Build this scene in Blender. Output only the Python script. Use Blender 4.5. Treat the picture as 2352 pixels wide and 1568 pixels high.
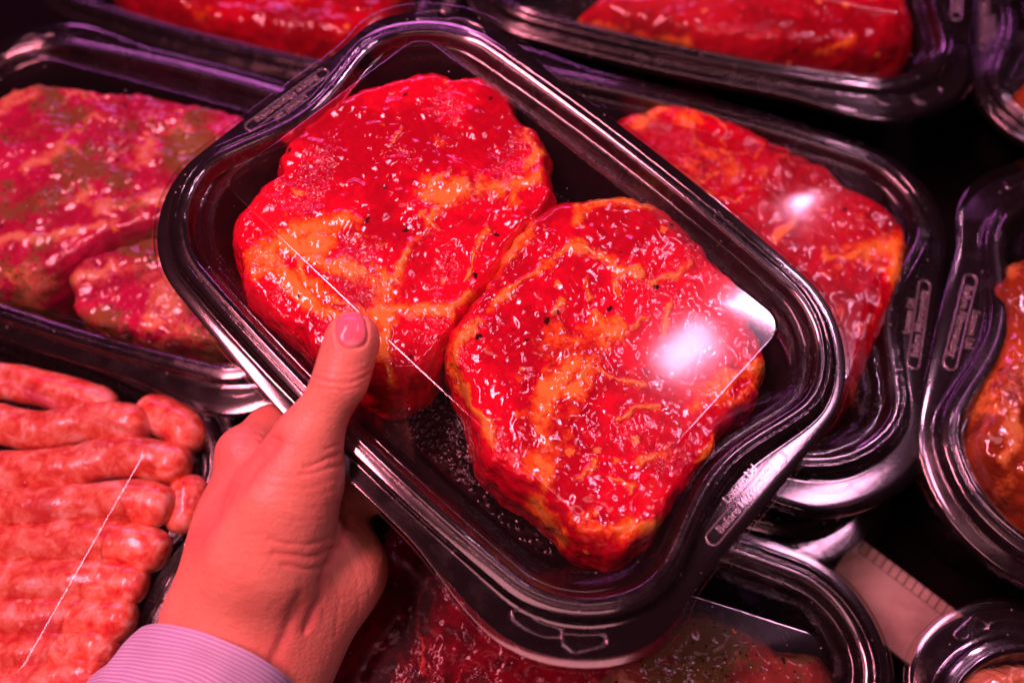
import bpy, math, random
import numpy as np
from mathutils import Matrix, Vector

random.seed(4); np.random.seed(4)
sc = bpy.context.scene
for o in list(bpy.data.objects): bpy.data.objects.remove(o)

# ------------------------------------------------------------------ camera
FOV = 62.0
PITCH = math.radians(64.0)
CAMZ = 0.43                       # camera height above the shelf (shelf top = 0)
cam_d = bpy.data.cameras.new('camera')
cam = bpy.data.objects.new('camera', cam_d); sc.collection.objects.link(cam)
cam_d.sensor_width = 36.0; cam_d.angle = math.radians(FOV)
cam_d.clip_start = 0.01; cam_d.clip_end = 50
cam.location = (0, 0, CAMZ)
cam.rotation_euler = (math.pi/2 - PITCH, 0, 0)
cam_d.dof.use_dof = True; cam_d.dof.focus_distance = 0.315; cam_d.dof.aperture_fstop = 5.2
sc.camera = cam

# ------------------------------------------------------------------ world, lamps, exposure
w = bpy.data.worlds.new('World'); sc.world = w; w.use_nodes = True
bg = w.node_tree.nodes['Background']
bg.inputs[0].default_value = (0.55, 0.12, 0.2, 1); bg.inputs[1].default_value = 0.010

def strip(name, p, q, width, power, col):
    p, q = Vector(p), Vector(q)
    d = bpy.data.lights.new(name, 'AREA'); d.shape = 'RECTANGLE'
    d.size = (q-p).length; d.size_y = width; d.energy = power; d.color = col
    o = bpy.data.objects.new(name, d); sc.collection.objects.link(o)
    o.location = (p+q)/2
    x = (q-p).normalized(); tgt = Vector((0.0, 0.2, 0.1))
    z = (o.location-tgt).normalized(); z = (z - x*z.dot(x)).normalized()
    y = z.cross(x)
    o.rotation_euler = Matrix((x, y, z)).transposed().to_euler()
    return o
PINK = (1.0, 0.25, 0.35); PEACH = (1.0, 0.46, 0.55); MAG = (0.85, 0.18, 0.75); ROSE = (1.0, 0.42, 0.68)
strip('case_lamp_right', (0.42, 0.26, 1.03), (0.54, 0.42, 1.03), 0.08, 1.05, ROSE)
strip('case_lamp_middle', (0.315, 0.415, 1.03), (0.385, 0.47, 1.03), 0.05, .28, ROSE)
strip('case_lamp_corner', (0.46, 0.585, 1.03), (0.52, 0.51, 1.03), 0.025, 1.0, ROSE)
strip('case_lamp_far', (0.53, 0.87, 1.03), (0.545, 0.895, 1.03), 0.022, .22, ROSE)
strip('case_lamp_left', (-0.46, -0.06, 1.03), (-0.33, 0.46, 1.03), 0.10, 10.8, PINK)
strip('case_lamp_back', (-0.9, 1.55, 0.72), (0.3, 1.55, 0.72), 0.14, 5.0, MAG)
strip('front_rim_fill', (-0.55, -0.25, 1.15), (0.32, -0.21, 1.15), 0.20, 1.9, (1.0, 0.36, 0.42))  # added area light above and behind the camera, for reflections on near rims
sc.view_settings.view_transform = 'Standard'; sc.view_settings.look = 'None'
sc.view_settings.exposure = 0.25; sc.view_settings.gamma = 1.0
sc.render.engine = 'CYCLES'
cy = sc.cycles
cy.use_denoising = True
cy.max_bounces = 7; cy.transparent_max_bounces = 24; cy.glossy_bounces = 3; cy.diffuse_bounces = 2
cy.sample_clamp_indirect = 4.0; cy.caustics_reflective = False; cy.caustics_refractive = False

# ------------------------------------------------------------------ picture <-> place helpers
W, H = 2352.0, 1568.0
F = W/2/math.tan(math.radians(FOV)/2)
UP = np.array([0, -math.cos(PITCH), -math.sin(PITCH)])
EX = np.array([1.0, 0, 0]); EY = np.cross(UP, EX)
RW = np.stack([EX, EY, UP], 1)          # world axes seen from the camera (x right, y down, z forward)
def cam2w(P):
    P = np.atleast_2d(np.asarray(P, float))
    return P @ RW + np.array([0, 0, CAMZ])
def w2px(P):
    Q = (np.asarray(P) - np.array([0, 0, CAMZ])) @ RW.T
    return np.stack([W/2+F*Q[:, 0]/Q[:, 2], H/2+F*Q[:, 1]/Q[:, 2]], 1)
def pxz(px, py, z):                     # pixel + depth -> camera space metres
    return np.array([(px-W/2)/F*z, (py-H/2)/F*z, z])

# ------------------------------------------------------------------ noise
_perm = np.random.RandomState(7).permutation(256); _perm = np.r_[_perm, _perm, _perm]
_g = np.random.RandomState(8).normal(size=(256, 3)); _g /= np.linalg.norm(_g, axis=1)[:, None]
def pn(P, scale=1.0, seed=0):
    P = np.asarray(P, float)*scale + seed*17.31
    i = np.floor(P).astype(int); f = P-i; u = f*f*f*(f*(f*6-15)+10); i &= 255
    r = np.zeros(len(P))
    for dx in (0, 1):
        for dy in (0, 1):
            for dz in (0, 1):
                h = _perm[_perm[_perm[i[:, 0]+dx]+i[:, 1]+dy]+i[:, 2]+dz]
                g = _g[h]
                d = g[:, 0]*(f[:, 0]-dx)+g[:, 1]*(f[:, 1]-dy)+g[:, 2]*(f[:, 2]-dz)
                wgt = (u[:, 0] if dx else 1-u[:, 0])*(u[:, 1] if dy else 1-u[:, 1])*(u[:, 2] if dz else 1-u[:, 2])
                r += wgt*d
    return r*1.6
def fbm(P, scale, oct=4, seed=0):
    r = 0; a = 1
    for k in range(oct):
        r = r + a*pn(P, scale*2**k, seed+k); a *= .5
    return r

# ------------------------------------------------------------------ mesh helpers
def link(o): sc.collection.objects.link(o); return o
def mesh_obj(name, V, Fc, mat=None, parent=None, smooth=True):
    me = bpy.data.meshes.new(name)
    me.from_pydata([tuple(v) for v in V], [], [tuple(f) for f in Fc]); me.update()
    if smooth: me.polygons.foreach_set('use_smooth', [True]*len(me.polygons))
    if mat: me.materials.append(mat)
    o = bpy.data.objects.new(name, me); link(o)
    if parent: o.parent = parent
    return o
def attr(o, name, vals):
    a = o.data.attributes.new(name, 'FLOAT', 'POINT'); a.data.foreach_set('value', np.asarray(vals, np.float32))
def tag(o, label, cat, group=None):
    o['label'] = label; o['category'] = cat
    if group: o['group'] = group
    return o
def ringfaces(nr, n, off=0, close=False):
    Fc = []
    for i in range(nr-1):
        for j in range(n):
            k = (j+1) % n
            Fc.append((off+i*n+j, off+i*n+k, off+(i+1)*n+k, off+(i+1)*n+j))
    return Fc
def tube(path, r, n=8, closed=True):
    P = np.asarray(path, float); m = len(P); V = []
    for i in range(m):
        t = P[(i+1) % m]-P[i-1] if closed else P[min(i+1, m-1)]-P[max(i-1, 0)]
        t = t/np.linalg.norm(t); a = np.cross(t, [0, 0, 1.0]); a /= np.linalg.norm(a); b = np.cross(a, t)
        for k in range(n):
            th = 2*math.pi*k/n; V.append(P[i]+r*(a*math.cos(th)+b*math.sin(th)))
    Fc = []
    for i in range(m if closed else m-1):
        i2 = (i+1) % m
        for k in range(n):
            k2 = (k+1) % n; Fc.append((i*n+k, i*n+k2, i2*n+k2, i2*n+k))
    if not closed: Fc += [tuple(range(n-1, -1, -1)), tuple((m-1)*n+k for k in range(n))]
    return V, Fc
def catmull(pts, m, closed=True):
    P = np.asarray(pts, float); n = len(P); out = []
    segs = n if closed else n-1
    for i in range(segs):
        if closed: p0, p1, p2, p3 = P[i-1], P[i], P[(i+1) % n], P[(i+2) % n]
        else: p0, p1, p2, p3 = P[max(i-1, 0)], P[i], P[i+1], P[min(i+2, n-1)]
        for k in range(m):
            t = k/m
            out.append(.5*((2*p1)+(-p0+p2)*t+(2*p0-5*p1+4*p2-p3)*t*t+(-p0+3*p1-3*p2+p3)*t**3))
    if not closed: out.append(P[-1])
    return np.array(out)

# ------------------------------------------------------------------ materials
class NT:
    def __init__(s, name):
        s.m = bpy.data.materials.new(name); s.m.use_nodes = True
        s.t = s.m.node_tree; s.t.nodes.clear()
        s.out = s.n('ShaderNodeOutputMaterial')
    def n(s, typ, **kw):
        nd = s.t.nodes.new(typ)
        for k, v in kw.items():
            if isinstance(k, str) and hasattr(nd, k): setattr(nd, k, v)
        return nd
    def l(s, a, b): s.t.links.new(a, b)
    def set(s, sock, v):
        if hasattr(v, 'is_linked') or isinstance(v, bpy.types.NodeSocket): s.l(v, sock)
        else: sock.default_value = v
    def math(s, op, a, b=None, c=None, clamp=False):
        nd = s.n('ShaderNodeMath', operation=op); nd.use_clamp = clamp
        for i, v in enumerate((a, b, c)):
            if v is not None: s.set(nd.inputs[i], v)
        return nd.outputs[0]
    def mix(s, f, a, b):
        nd = s.n('ShaderNodeMix', data_type='RGBA'); s.set(nd.inputs[0], f)
        s.set(nd.inputs[6], a if not isinstance(a, tuple) else a+(1,)); s.set(nd.inputs[7], b if not isinstance(b, tuple) else b+(1,))
        return nd.outputs[2]
    def noise(s, scale, detail=3, rough=.55, vec=None, dist=0):
        nd = s.n('ShaderNodeTexNoise'); nd.inputs['Scale'].default_value = scale; nd.inputs['Detail'].default_value = detail
        nd.inputs['Roughness'].default_value = rough; nd.inputs['Distortion'].default_value = dist
        if vec is not None: s.l(vec, nd.inputs['Vector'])
        return nd.outputs[0]
    def voro(s, scale, vec=None, feature='F1', rnd=1):
        nd = s.n('ShaderNodeTexVoronoi', feature=feature); nd.inputs['Scale'].default_value = scale; nd.inputs['Randomness'].default_value = rnd
        if vec is not None: s.l(vec, nd.inputs['Vector'])
        return nd.outputs
    def obj(s): return s.n('ShaderNodeTexCoord').outputs['Object']
    def at(s, name): nd = s.n('ShaderNodeAttribute'); nd.attribute_name = name; return nd.outputs['Fac']
    def ramp(s, f, stops):
        nd = s.n('ShaderNodeValToRGB'); e = nd.color_ramp.elements
        while len(e) < len(stops): e.new(.5)
        for x, (p, c) in zip(e, stops): x.position = p; x.color = tuple(c)+(1,)
        s.set(nd.inputs[0], f); return nd.outputs[0]
    def map(s, f, a, b, c=0., d=1.):
        nd = s.n('ShaderNodeMapRange'); nd.interpolation_type = 'SMOOTHSTEP'; s.set(nd.inputs[0], f)
        for i, v in enumerate((a, b, c, d)): nd.inputs[i+1].default_value = v
        return nd.outputs[0]
    def bump(s, h, dist, strength=1.0, nrm=None):
        nd = s.n('ShaderNodeBump'); nd.inputs['Distance'].default_value = dist; nd.inputs['Strength'].default_value = strength
        s.l(h, nd.inputs['Height'])
        if nrm is not None: s.l(nrm, nd.inputs['Normal'])
        return nd.outputs[0]
    def principled(s, **kw):
        nd = s.n('ShaderNodeBsdfPrincipled')
        for k, v in kw.items():
            k = k.replace('_', ' ')
            for i in nd.inputs:
                if i.name.lower() == k.lower():
                    if isinstance(v, tuple) and len(v) == 3 and i.type == 'RGBA': v = v+(1,)
                    s.set(i, v)
        s.l(nd.outputs[0], s.out.inputs[0]); return nd

def clear_plastic(name, f0=0.085, rough=0.05, haze=0.0, dust=True):
    m = NT(name)
    geo = m.n('ShaderNodeNewGeometry')
    dt = m.n('ShaderNodeVectorMath', operation='DOT_PRODUCT'); m.l(geo.outputs['Normal'], dt.inputs[0]); m.l(geo.outputs['Incoming'], dt.inputs[1])
    c = m.math('ABSOLUTE', dt.outputs['Value'])
    s1 = m.math('SUBTRACT', 1.0, c, clamp=True)
    fr = m.math('MULTIPLY_ADD', m.math('POWER', s1, 4.5), 0.85, f0, clamp=True)
    gl = m.n('ShaderNodeBsdfGlossy'); gl.inputs['Color'].default_value = (1, 1, 1, 1)
    gl.inputs['Roughness'].default_value = rough
    tr = m.n('ShaderNodeBsdfTransparent'); tr.inputs['Color'].default_value = (.965, .955, .96, 1)
    mx = m.n('ShaderNodeMixShader'); m.l(fr, mx.inputs[0]); m.l(tr.outputs[0], mx.inputs[1]); m.l(gl.outputs[0], mx.inputs[2])
    df = m.n('ShaderNodeBsdfDiffuse'); df.inputs['Color'].default_value = (.75, .72, .72, 1)
    mx2 = m.n('ShaderNodeMixShader'); m.l(mx.outputs[0], mx2.inputs[1]); m.l(df.outputs[0], mx2.inputs[2])
    if dust:
        co = m.obj(); vo = m.n('ShaderNodeTexVoronoi'); vo.inputs['Scale'].default_value = 230; m.l(co, vo.inputs['Vector'])
        sx = m.n('ShaderNodeSeparateColor'); m.l(vo.outputs['Color'], sx.inputs[0])
        sp = m.math('MULTIPLY', m.map(vo.outputs['Distance'], .10, .05, 0, .5), m.math('GREATER_THAN', sx.outputs[0], .78))
        m.l(m.math('ADD', sp, haze, clamp=True), mx2.inputs[0])
    else: mx2.inputs[0].default_value = haze
    m.l(mx2.outputs[0], m.out.inputs[0])
    return m.m
M_LID = clear_plastic('clear_lid_plastic', f0=.105, rough=.10, haze=.003)
M_DROP = clear_plastic('water_droplet', f0=.18, rough=.05, haze=.0, dust=False)
M_LETTER = clear_plastic('embossed_clear_plastic', f0=.16, rough=.14, haze=.10, dust=False)

def black_tray():
    m = NT('black_tray_plastic'); co = m.obj()
    b = m.bump(m.noise(900, 3, .6, co), .0002, .35)
    b = m.bump(m.noise(40, 2, .5, co), .002, .12, b)
    r = m.map(m.noise(120, 3, .6, co), .3, .7, .12, .30)
    m.principled(Base_Color=(.008, .0065, .007), Roughness=r, IOR=1.5, Normal=b)
    return m.m
M_TRAY = black_tray()
def tray_floor():
    m = NT('pebbled_black_plastic'); co = m.obj()
    v = m.voro(330, co)[0]
    b = m.bump(m.map(v, .1, .6, 1, 0), .0007, 1.0)
    b = m.bump(m.noise(160, 3, .6, co), .0015, .5, b)
    m.principled(Base_Color=(.010, .007, .007), Roughness=.16, IOR=1.5, Normal=b)
    return m.m
M_FLOOR = tray_floor()

def meat(name, lean, leandark, fat, fat2, herb=None, pepper=.5, rough=.085, glint=1.0, spec=.95):
    m = NT(name); co = m.obj()
    n2 = m.map(m.noise(210, 4, .65, co), .30, .70); n3 = m.map(m.noise(700, 2, .5, co), .30, .70)
    tone = m.at('tone')
    fa = m.math('ADD', m.at('fat'), m.math('MULTIPLY_ADD', n2, .44, -.22))
    fa = m.math('ADD', fa, m.math('MULTIPLY_ADD', n3, .26, -.13))
    fm = m.map(fa, .22, .88)
    t2 = m.math('ADD', tone, m.math('MULTIPLY_ADD', n2, .40, -.20))
    lc = m.mix(m.map(t2, .2, .8), leandark, lean)
    fc = m.mix(m.map(t2, .25, .75), tuple(.55*a+.45*b for a, b in zip(fat, lean)), fat)
    fc = m.mix(m.map(fa, .70, 1.15), fc, fat2)
    col = m.mix(fm, lc, fc)
    if herb:
        ha = m.math('ADD', m.at('herb'), m.math('MULTIPLY_ADD', n2, .6, -.3))
        col = m.mix(m.map(ha, .25, .75, 0, .80), col, herb)
        v = m.voro(330, co); k = m.map(v[0], .26, .16)
        col = m.mix(m.math('MULTIPLY', k, m.map(m.at('herb'), .1, .4)), col, tuple(.3*a for a in herb))
    vo = m.n('ShaderNodeTexVoronoi'); vo.inputs['Scale'].default_value = 150; m.l(co, vo.inputs['Vector'])
    sx = m.n('ShaderNodeSeparateColor'); m.l(vo.outputs['Color'], sx.inputs[0])
    dd = m.math('ADD', vo.outputs['Distance'], m.math('MULTIPLY_ADD', n3, .16, -.08))
    col = m.mix(m.math('MULTIPLY', m.map(dd, .26, .18), m.math('GREATER_THAN', sx.outputs[0], 1-.06*pepper)), col, (.95, .36, .07))
    col = m.mix(m.math('MULTIPLY', m.map(dd, .24, .10), m.math('LESS_THAN', sx.outputs[0], .09*pepper)), col, (.03, .008, .006))
    # wet film: ridged wrinkles in patches
    h = m.math('ADD', m.math('MULTIPLY', m.map(m.noise(330, 2.2, .5, co, .45), .3, .7), m.at('wet')), m.math('MULTIPLY', n2, .07))
    b = m.bump(h, .00058*glint, 1.0)
    p = m.principled(Base_Color=col, Roughness=rough, IOR=1.48, Normal=b, Specular_IOR_Level=spec)
    return m.m
M_RED = meat('paprika_marinated_pork', (.84, .004, .032), (.54, .002, .022), (.98, .22, .012), (1.0, .43, .07), pepper=1.0)
M_RED2 = meat('red_marinated_pork', (.60, .003, .022), (.34, .002, .012), (.90, .18, .02), (.95, .34, .05), pepper=.6, spec=.55, glint=.85)
M_HERB = meat('herb_marinated_pork', (.58, .010, .09), (.38, .010, .05), (.74, .24, .11), (.78, .36, .18), herb=(.17, .13, .025), pepper=.6, rough=.2, glint=.5)
M_BROWN = meat('brown_marinated_meat', (.50, .10, .02), (.25, .04, .01), (.80, .30, .06), (.85, .40, .10), pepper=.6)
M_SHADED = meat('shade_darkened_red_meat', (.22, .002, .014), (.07, .001, .006), (.36, .02, .03), (.5, .06, .05), pepper=.3, glint=.6, spec=.16)  # dark red meat, base colour and specular lowered for the held tray's shade
M_GREENB = meat('pale_herb_meat', (.26, .05, .035), (.15, .03, .02), (.36, .17, .08), (.4, .22, .12), herb=(.09, .085, .018), pepper=.5, glint=.5, spec=.22)
M_PALE = meat('pale_marinated_meat', (.65, .32, .15), (.5, .22, .09), (.85, .52, .26), (.9, .62, .36), pepper=.3)
def sausage_mat():
    m = NT('raw_sausage'); co = m.obj()
    n1 = m.noise(150, 4, .6, co, .4); n2 = m.noise(55, 3, .55, co)
    v = m.voro(190, co)[0]
    c = m.ramp(n1, [(.30, (.58, .035, .03)), (.44, (.76, .13, .075)), (.55, (.86, .28, .16)), (.66, (.92, .52, .40))])
    c = m.mix(m.math('MULTIPLY', m.map(v, .30, .08), m.map(n2, .45, .6)), c, (1, .56, .42))
    c = m.mix(m.math('MULTIPLY', m.map(n2, .55, .68), .6), c, (.55, .03, .05))
    b = m.bump(m.noise(230, 2, .5, co), .0012, .22)
    m.principled(Base_Color=c, Roughness=.24, IOR=1.42, Normal=b, Coat_Weight=.3, Coat_Roughness=.08, Coat_Normal=b)
    return m.m
M_SAUS = sausage_mat()
def skin_mat():
    m = NT('skin'); co = m.obj()
    n1 = m.noise(45, 4, .6, co); n2 = m.noise(330, 3, .6, co)
    c = m.mix(m.map(n1, .3, .7), (.78, .31, .20), (.82, .39, .25))
    c = m.mix(m.math('MULTIPLY', m.map(n2, .5, .8), .25), c, (.70, .22, .15))
    c = m.mix(m.math('MULTIPLY', m.at('flush'), .6), c, (.74, .16, .15))
    nail = m.at('nail')
    c = m.mix(m.math('MULTIPLY', nail, .9), c, (.84, .20, .27))
    c = m.mix(m.at('lunula'), c, (.84, .40, .36))
    # fine skin relief
    v = m.voro(900, co)[0]
    st = m.n('ShaderNodeMapping'); m.l(co, st.inputs[0]); st.inputs['Scale'].default_value = (1, 2.6, 1); st.inputs['Rotation'].default_value = (0, 0, .3)
    wr = m.noise(240, 4, .65, st.outputs[0], .8)
    h = m.math('ADD', m.math('MULTIPLY', v, .3), m.math('MULTIPLY', wr, .7))
    h = m.math('MULTIPLY', h, m.math('SUBTRACT', 1.0, nail, clamp=True))
    b = m.bump(h, .0009, .38)
    r = m.math('MULTIPLY_ADD', nail, -.22, .38)
    m.principled(Base_Color=c, Roughness=r, IOR=1.42, Normal=b, Subsurface_Weight=.25, Subsurface_Scale=.004, Subsurface_Radius=(1, .35, .2))
    return m.m
M_SKIN = skin_mat()
def cloth_mat():
    m = NT('striped_shirt_cotton'); co = m.obj()
    a = m.at('along')
    s = m.math('FRACT', m.math('MULTIPLY', a, 560.0))
    line = m.map(m.math('ABSOLUTE', m.math('SUBTRACT', s, .5)), .17, .27, 1, 0)
    base = m.mix(m.map(m.noise(60, 3, .5, co), .3, .7), (.64, .60, .80), (.70, .66, .84))
    c = m.mix(m.math('MULTIPLY', line, .75), base, (.38, .28, .58))
    wv = m.noise(2600, 2, .5, co)
    b = m.bump(wv, .0003, .5)
    m.principled(Base_Color=c, Roughness=.85, Normal=b, Sheen_Weight=.3)
    return m.m
M_CLOTH = cloth_mat()
def shelf_mat():
    m = NT('black_shelf'); co = m.obj()
    b = m.bump(m.noise(300, 3, .6, co), .0004, .4)
    m.principled(Base_Color=(.003, .002, .0022), Roughness=.7, Specular_IOR_Level=.05, Normal=b)
    return m.m
def steel_mat():
    m = NT('brushed_steel'); co = m.obj()
    st = m.n('ShaderNodeMapping'); m.l(co, st.inputs[0]); st.inputs['Scale'].default_value = (1, 30, 1)
    n = m.noise(60, 4, .6, st.outputs[0])
    m.principled(Base_Color=m.mix(m.map(m.noise(25, 4, .6, co), .35, .65), (.62, .50, .40), (.95, .84, .70)), Metallic=.5, Roughness=m.map(n, .3, .7, .45, .6), Normal=m.bump(n, .0003, .3))
    return m.m

# ------------------------------------------------------------------ the shelf
sh = mesh_obj('shelf', [(-.9, -.5, 0), (.9, -.5, 0), (.9, 1.2, 0), (-.9, 1.2, 0), (-.9, -.5, -.02), (.9, -.5, -.02), (.9, 1.2, -.02), (-.9, 1.2, -.02)],
              [(0, 1, 2, 3), (4, 7, 6, 5), (0, 4, 5, 1), (1, 5, 6, 2), (2, 6, 7, 3), (3, 7, 4, 0)], shelf_mat(), smooth=False)
sh['kind'] = 'structure'

# ------------------------------------------------------------------ trays
def outline(a, b, r, k1, k2, na=26, nl=44, ns=34):
    p = []
    def seg(u, v, m):
        for i in range(m): t = i/m; p.append((u[0]+(v[0]-u[0])*t, u[1]+(v[1]-u[1])*t))
    def arc(cx, cy_, a0):
        for i in range(na): t = math.radians(a0+90*i/na); p.append((cx+r*math.cos(t), cy_+r*math.sin(t)))
    arc(a-r, b-r, 0); seg((a-r, b), (-a+r, b), nl); arc(-a+r, b-r, 90); seg((-a, b-r), (-a, -b+r), ns)
    arc(-a+r, -b+r, 180); seg((-a+r, -b), (a-r, -b), nl); arc(a-r, -b+r, 270); seg((a, -b+r), (a, b-r), ns)
    p = np.array(p); x, y = p[:, 0].copy(), p[:, 1].copy()
    p[:, 1] += k1*(y/b)*(1-(x/a)**2); p[:, 0] += k2*(x/a)*(1-(y/b)**2)
    return p
def normals(p):
    t = np.roll(p, -1, 0)-np.roll(p, 1, 0); n = np.stack([t[:, 1], -t[:, 0]], 1)
    n /= np.linalg.norm(n, axis=1)[:, None]
    for _ in range(3): n = (np.roll(n, 1, 0)+n+np.roll(n, -1, 0)); n /= np.linalg.norm(n, axis=1)[:, None]
    return n
P_OUT = outline(.125, .0843, .040, .0085, .0042); N_OUT = normals(P_OUT)
P_IN = outline(.1135, .0705, .033, .0060, .0)
lob = np.where(np.abs(P_IN[:, 1]) < .052, np.cos(np.clip(P_IN[:, 1]/.052, -1, 1)*math.pi/2)**2, 0)*(np.abs(P_IN[:, 0]) > .10)
P_IN[:, 0] -= np.sign(P_IN[:, 0])*lob*.0095
N_IN = normals(P_IN)
P_PAN = outline(.093, .0515, .009, .0008, .0)
NP = len(P_OUT)
ang = np.arctan2(P_OUT[:, 1]/.0843, P_OUT[:, 0]/.125)
def tablobe(c):
    d = (ang-c+math.pi) % (2*math.pi)-math.pi
    return np.exp(-(d/.34)**4)
TAB = tablobe(-math.pi/4-.02)+tablobe(math.pi*3/4-.02)
P_TAB = P_OUT+N_OUT*(TAB*.0080)[:, None]
def r3(p, z): return np.c_[p, np.full(len(p), z)]
def lid_mesh():
    R = []
    R.append(r3(P_TAB+N_OUT*.0002, -.0045)); R.append(r3(P_TAB+N_OUT*.0002, -.0012)); R.append(r3(P_TAB-N_OUT*.0005, -.0002)); R.append(r3(P_TAB-N_OUT*.0013, .0))
    e = P_IN+N_IN*.0096
    for t in (.3, .6, .85): R.append(r3(P_TAB*(1-t)+e*t-N_OUT*.0013*(1-t), .0001))
    for d, z in ((.0096, .0), (.0093, .0002), (.0090, .0010), (.0088, .0036), (.0087, .0043), (.0084, .00465), (.0078, .0048), (.0062, .0052), (.0058, .00525), (.0056, .0050), (.0053, .0049), (.0051, .0051), (.0048, .0054),
                 (.0040, .0056), (.0036, .0057), (.0031, .00555), (.0020, .0051), (.0015, .0047), (.0011, .0038), (.0007, .0018), (.0002, -.0008), (-.0006, -.0016), (-.0016, -.0012), (-.0022, .0)):
        R.append(r3(P_IN+N_IN*d, z))
    s = P_IN-N_IN*.0022
    for t in (.03, .06, .3, .6, .9, .96, .985):
        R.append(r3(s*(1-t)+P_PAN*t, .0006+.0207*t))
    NPn = normals(P_PAN)
    for d, z in ((.00005, .0213), (-.0003, .0218), (-.0007, .0221), (-.0012, .0222), (-.0016, .0222)): R.append(r3(P_PAN+NPn*d, z))
    pp = P_PAN-NPn*.0016
    for t in (.85, .6, .3, .1): R.append(r3(pp*t, .0222+.0010*(1-t*t)))
    V = np.concatenate(R); Fc = ringfaces(len(R), NP)
    c = len(V); V = np.r_[V, [[0, 0, .0232]]]
    o = (len(R)-1)*NP
    Fc += [(o+j, o+(j+1) % NP, c) for j in range(NP)]
    return V, Fc
LIDV, LIDF = lid_mesh()
def mesh_data(name, V, Fc, mat, smooth=True):
    o = mesh_obj(name, V, Fc, mat, smooth=smooth); me = o.data; bpy.data.objects.remove(o); return me
ME_LID = mesh_data('lid', LIDV, LIDF, M_LID)
def base_mesh(depth):
    R = []
    fl = P_OUT+N_OUT*(TAB*.0052-.0012)[:, None]
    R.append(r3(fl, -.0060)); R.append(r3(fl, -.0022)); R.append(r3(fl-N_OUT*.0006, -.0015))
    for d, z in ((.0094, -.0014), (.0086, -.0006), (.0080, .0022), (.0070, .0028), (.0040, .0040), (.0022, .0036), (.0014, .0030), (.0006, -.0020), (-.0004, -.0040), (-.0016, -.0052)):
        R.append(r3(P_IN+N_IN*d, z))
    bot = outline(.098, .060, .026, .003, 0) if depth < .035 else outline(.107, .066, .030, .004, 0)
    s = P_IN-N_IN*.0016
    for t in (.25, .5, .75, .92): R.append(r3(s*(1-t)+bot*t, -.0052-(depth-.0052)*min(1, t*1.02)))
    R.append(r3(bot*.985, -depth))
    nf = len(R)
    for t in (.8, .55, .3, .1): R.append(r3(bot*t, -depth+.0008))
    V = np.concatenate(R); Fc = ringfaces(len(R), NP)
    c = len(V); V = np.r_[V, [[0, 0, -depth+.0008]]]; o = (len(R)-1)*NP
    Fc += [(o+j, o+(j+1) % NP, c) for j in range(NP)]
    return V, Fc, (nf-1)*NP
def text_mesh(txt, size, name):
    cu = bpy.data.curves.new(name, 'FONT'); cu.body = txt; cu.size = size; cu.align_x = 'CENTER'; cu.align_y = 'CENTER'
    cu.extrude = .00022; cu.bevel_depth = .00012; cu.bevel_resolution = 1; cu.resolution_u = 3; cu.offset = .00003
    o = bpy.data.objects.new(name, cu); link(o)
    dg = bpy.context.evaluated_depsgraph_get(); me = bpy.data.meshes.new_from_object(o.evaluated_get(dg))
    bpy.data.objects.remove(o); me.name = name; me.materials.clear(); me.materials.append(M_LETTER)
    return me
ME_T1 = text_mesh('Loosen Lid', .0039, 'lettering')
ME_T2 = text_mesh('Before Microwaving', .0041, 'lettering')

# held tray pose (camera space rotation fitted to its rim, then turned into the place)
R_HELD = RW.T @ np.array([[.72595275, .68638327, .04325056], [.64220119, -.65403301, -.39977301], [-.24611021, .31799188, -.91559321]])
T_HELD = np.array([-.00597305, -.0234196, .32742872]) @ RW + np.array([0, 0, CAMZ])
def mat4(R, t, s=1.0):
    m = np.eye(4); m[:3, :3] = np.asarray(R)*s; m[:3, 3] = t; return Matrix(m.tolist())
def yawR(d):
    c, s = math.cos(math.radians(d)), math.sin(math.radians(d)); return np.array([[c, -s, 0], [s, c, 0], [0, 0, 1.0]])
class Pose:
    def __init__(s, R, t, sc_=1.0): s.R, s.t, s.s = np.asarray(R), np.asarray(t, float), sc_
    def tow(s, P): return (np.asarray(P)*s.s) @ s.R.T + s.t
    def loc(s, px, py, z):               # picture point on the tray's plane at local height z
        d = np.array([(px-W/2)/F, (py-H/2)/F, 1.0]) @ RW; o = np.array([0, 0, CAMZ])
        n = s.R[:, 2]; t = n @ (s.t+n*z*s.s-o)/(n @ d); return (s.R.T @ (o+d*t-s.t))/s.s
HELD = Pose(R_HELD, T_HELD)

# ridged loops and slots moulded into the corner tabs and the end flanges
slot_px = [(1175, 1410), (1185, 1400), (1215, 1412), (1245, 1430), (1290, 1446), (1283, 1462), (1250, 1462), (1215, 1448), (1185, 1428)]
grip_px = [(1290, 1466), (1300, 1456), (1340, 1458), (1380, 1457), (1393, 1466), (1389, 1480), (1350, 1492), (1320, 1498), (1300, 1486)]
def loop_local(pxs, z=.0004):
    return catmull([HELD.loc(x, y, z) for x, y in pxs], 8)
LOOPS = [loop_local(slot_px), loop_local(grip_px)]
cap = [(.1185+.0030*math.cos(t)*1.0, 0, 0) for t in (0,)]
def capsule(x, y0, y1, r, z):
    p = []
    for i in range(13): t = math.pi*i/12; p.append((x+r*math.cos(t), y1+r*math.sin(t), z))
    for i in range(13): t = math.pi+math.pi*i/12; p.append((x+r*math.cos(t), y0+r*math.sin(t), z))
    return np.array(p)
LOOPS2 = [capsule(.1213, -.0195, .0195, .0024, .0002)]
ME_LOOPS = []
for L, rr in ((LOOPS[0], .0007), (LOOPS[1], .0008), (LOOPS2[0], .00042)):
    v, f = tube(L, rr); ME_LOOPS.append(mesh_data('ridge', v, f, M_LETTER if rr < .0005 else M_LID))
def child(name, me, parent, M=None):
    o = bpy.data.objects.new(name, me); link(o); o.parent = parent
    if M is not None: o.matrix_local = M
    return o
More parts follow.
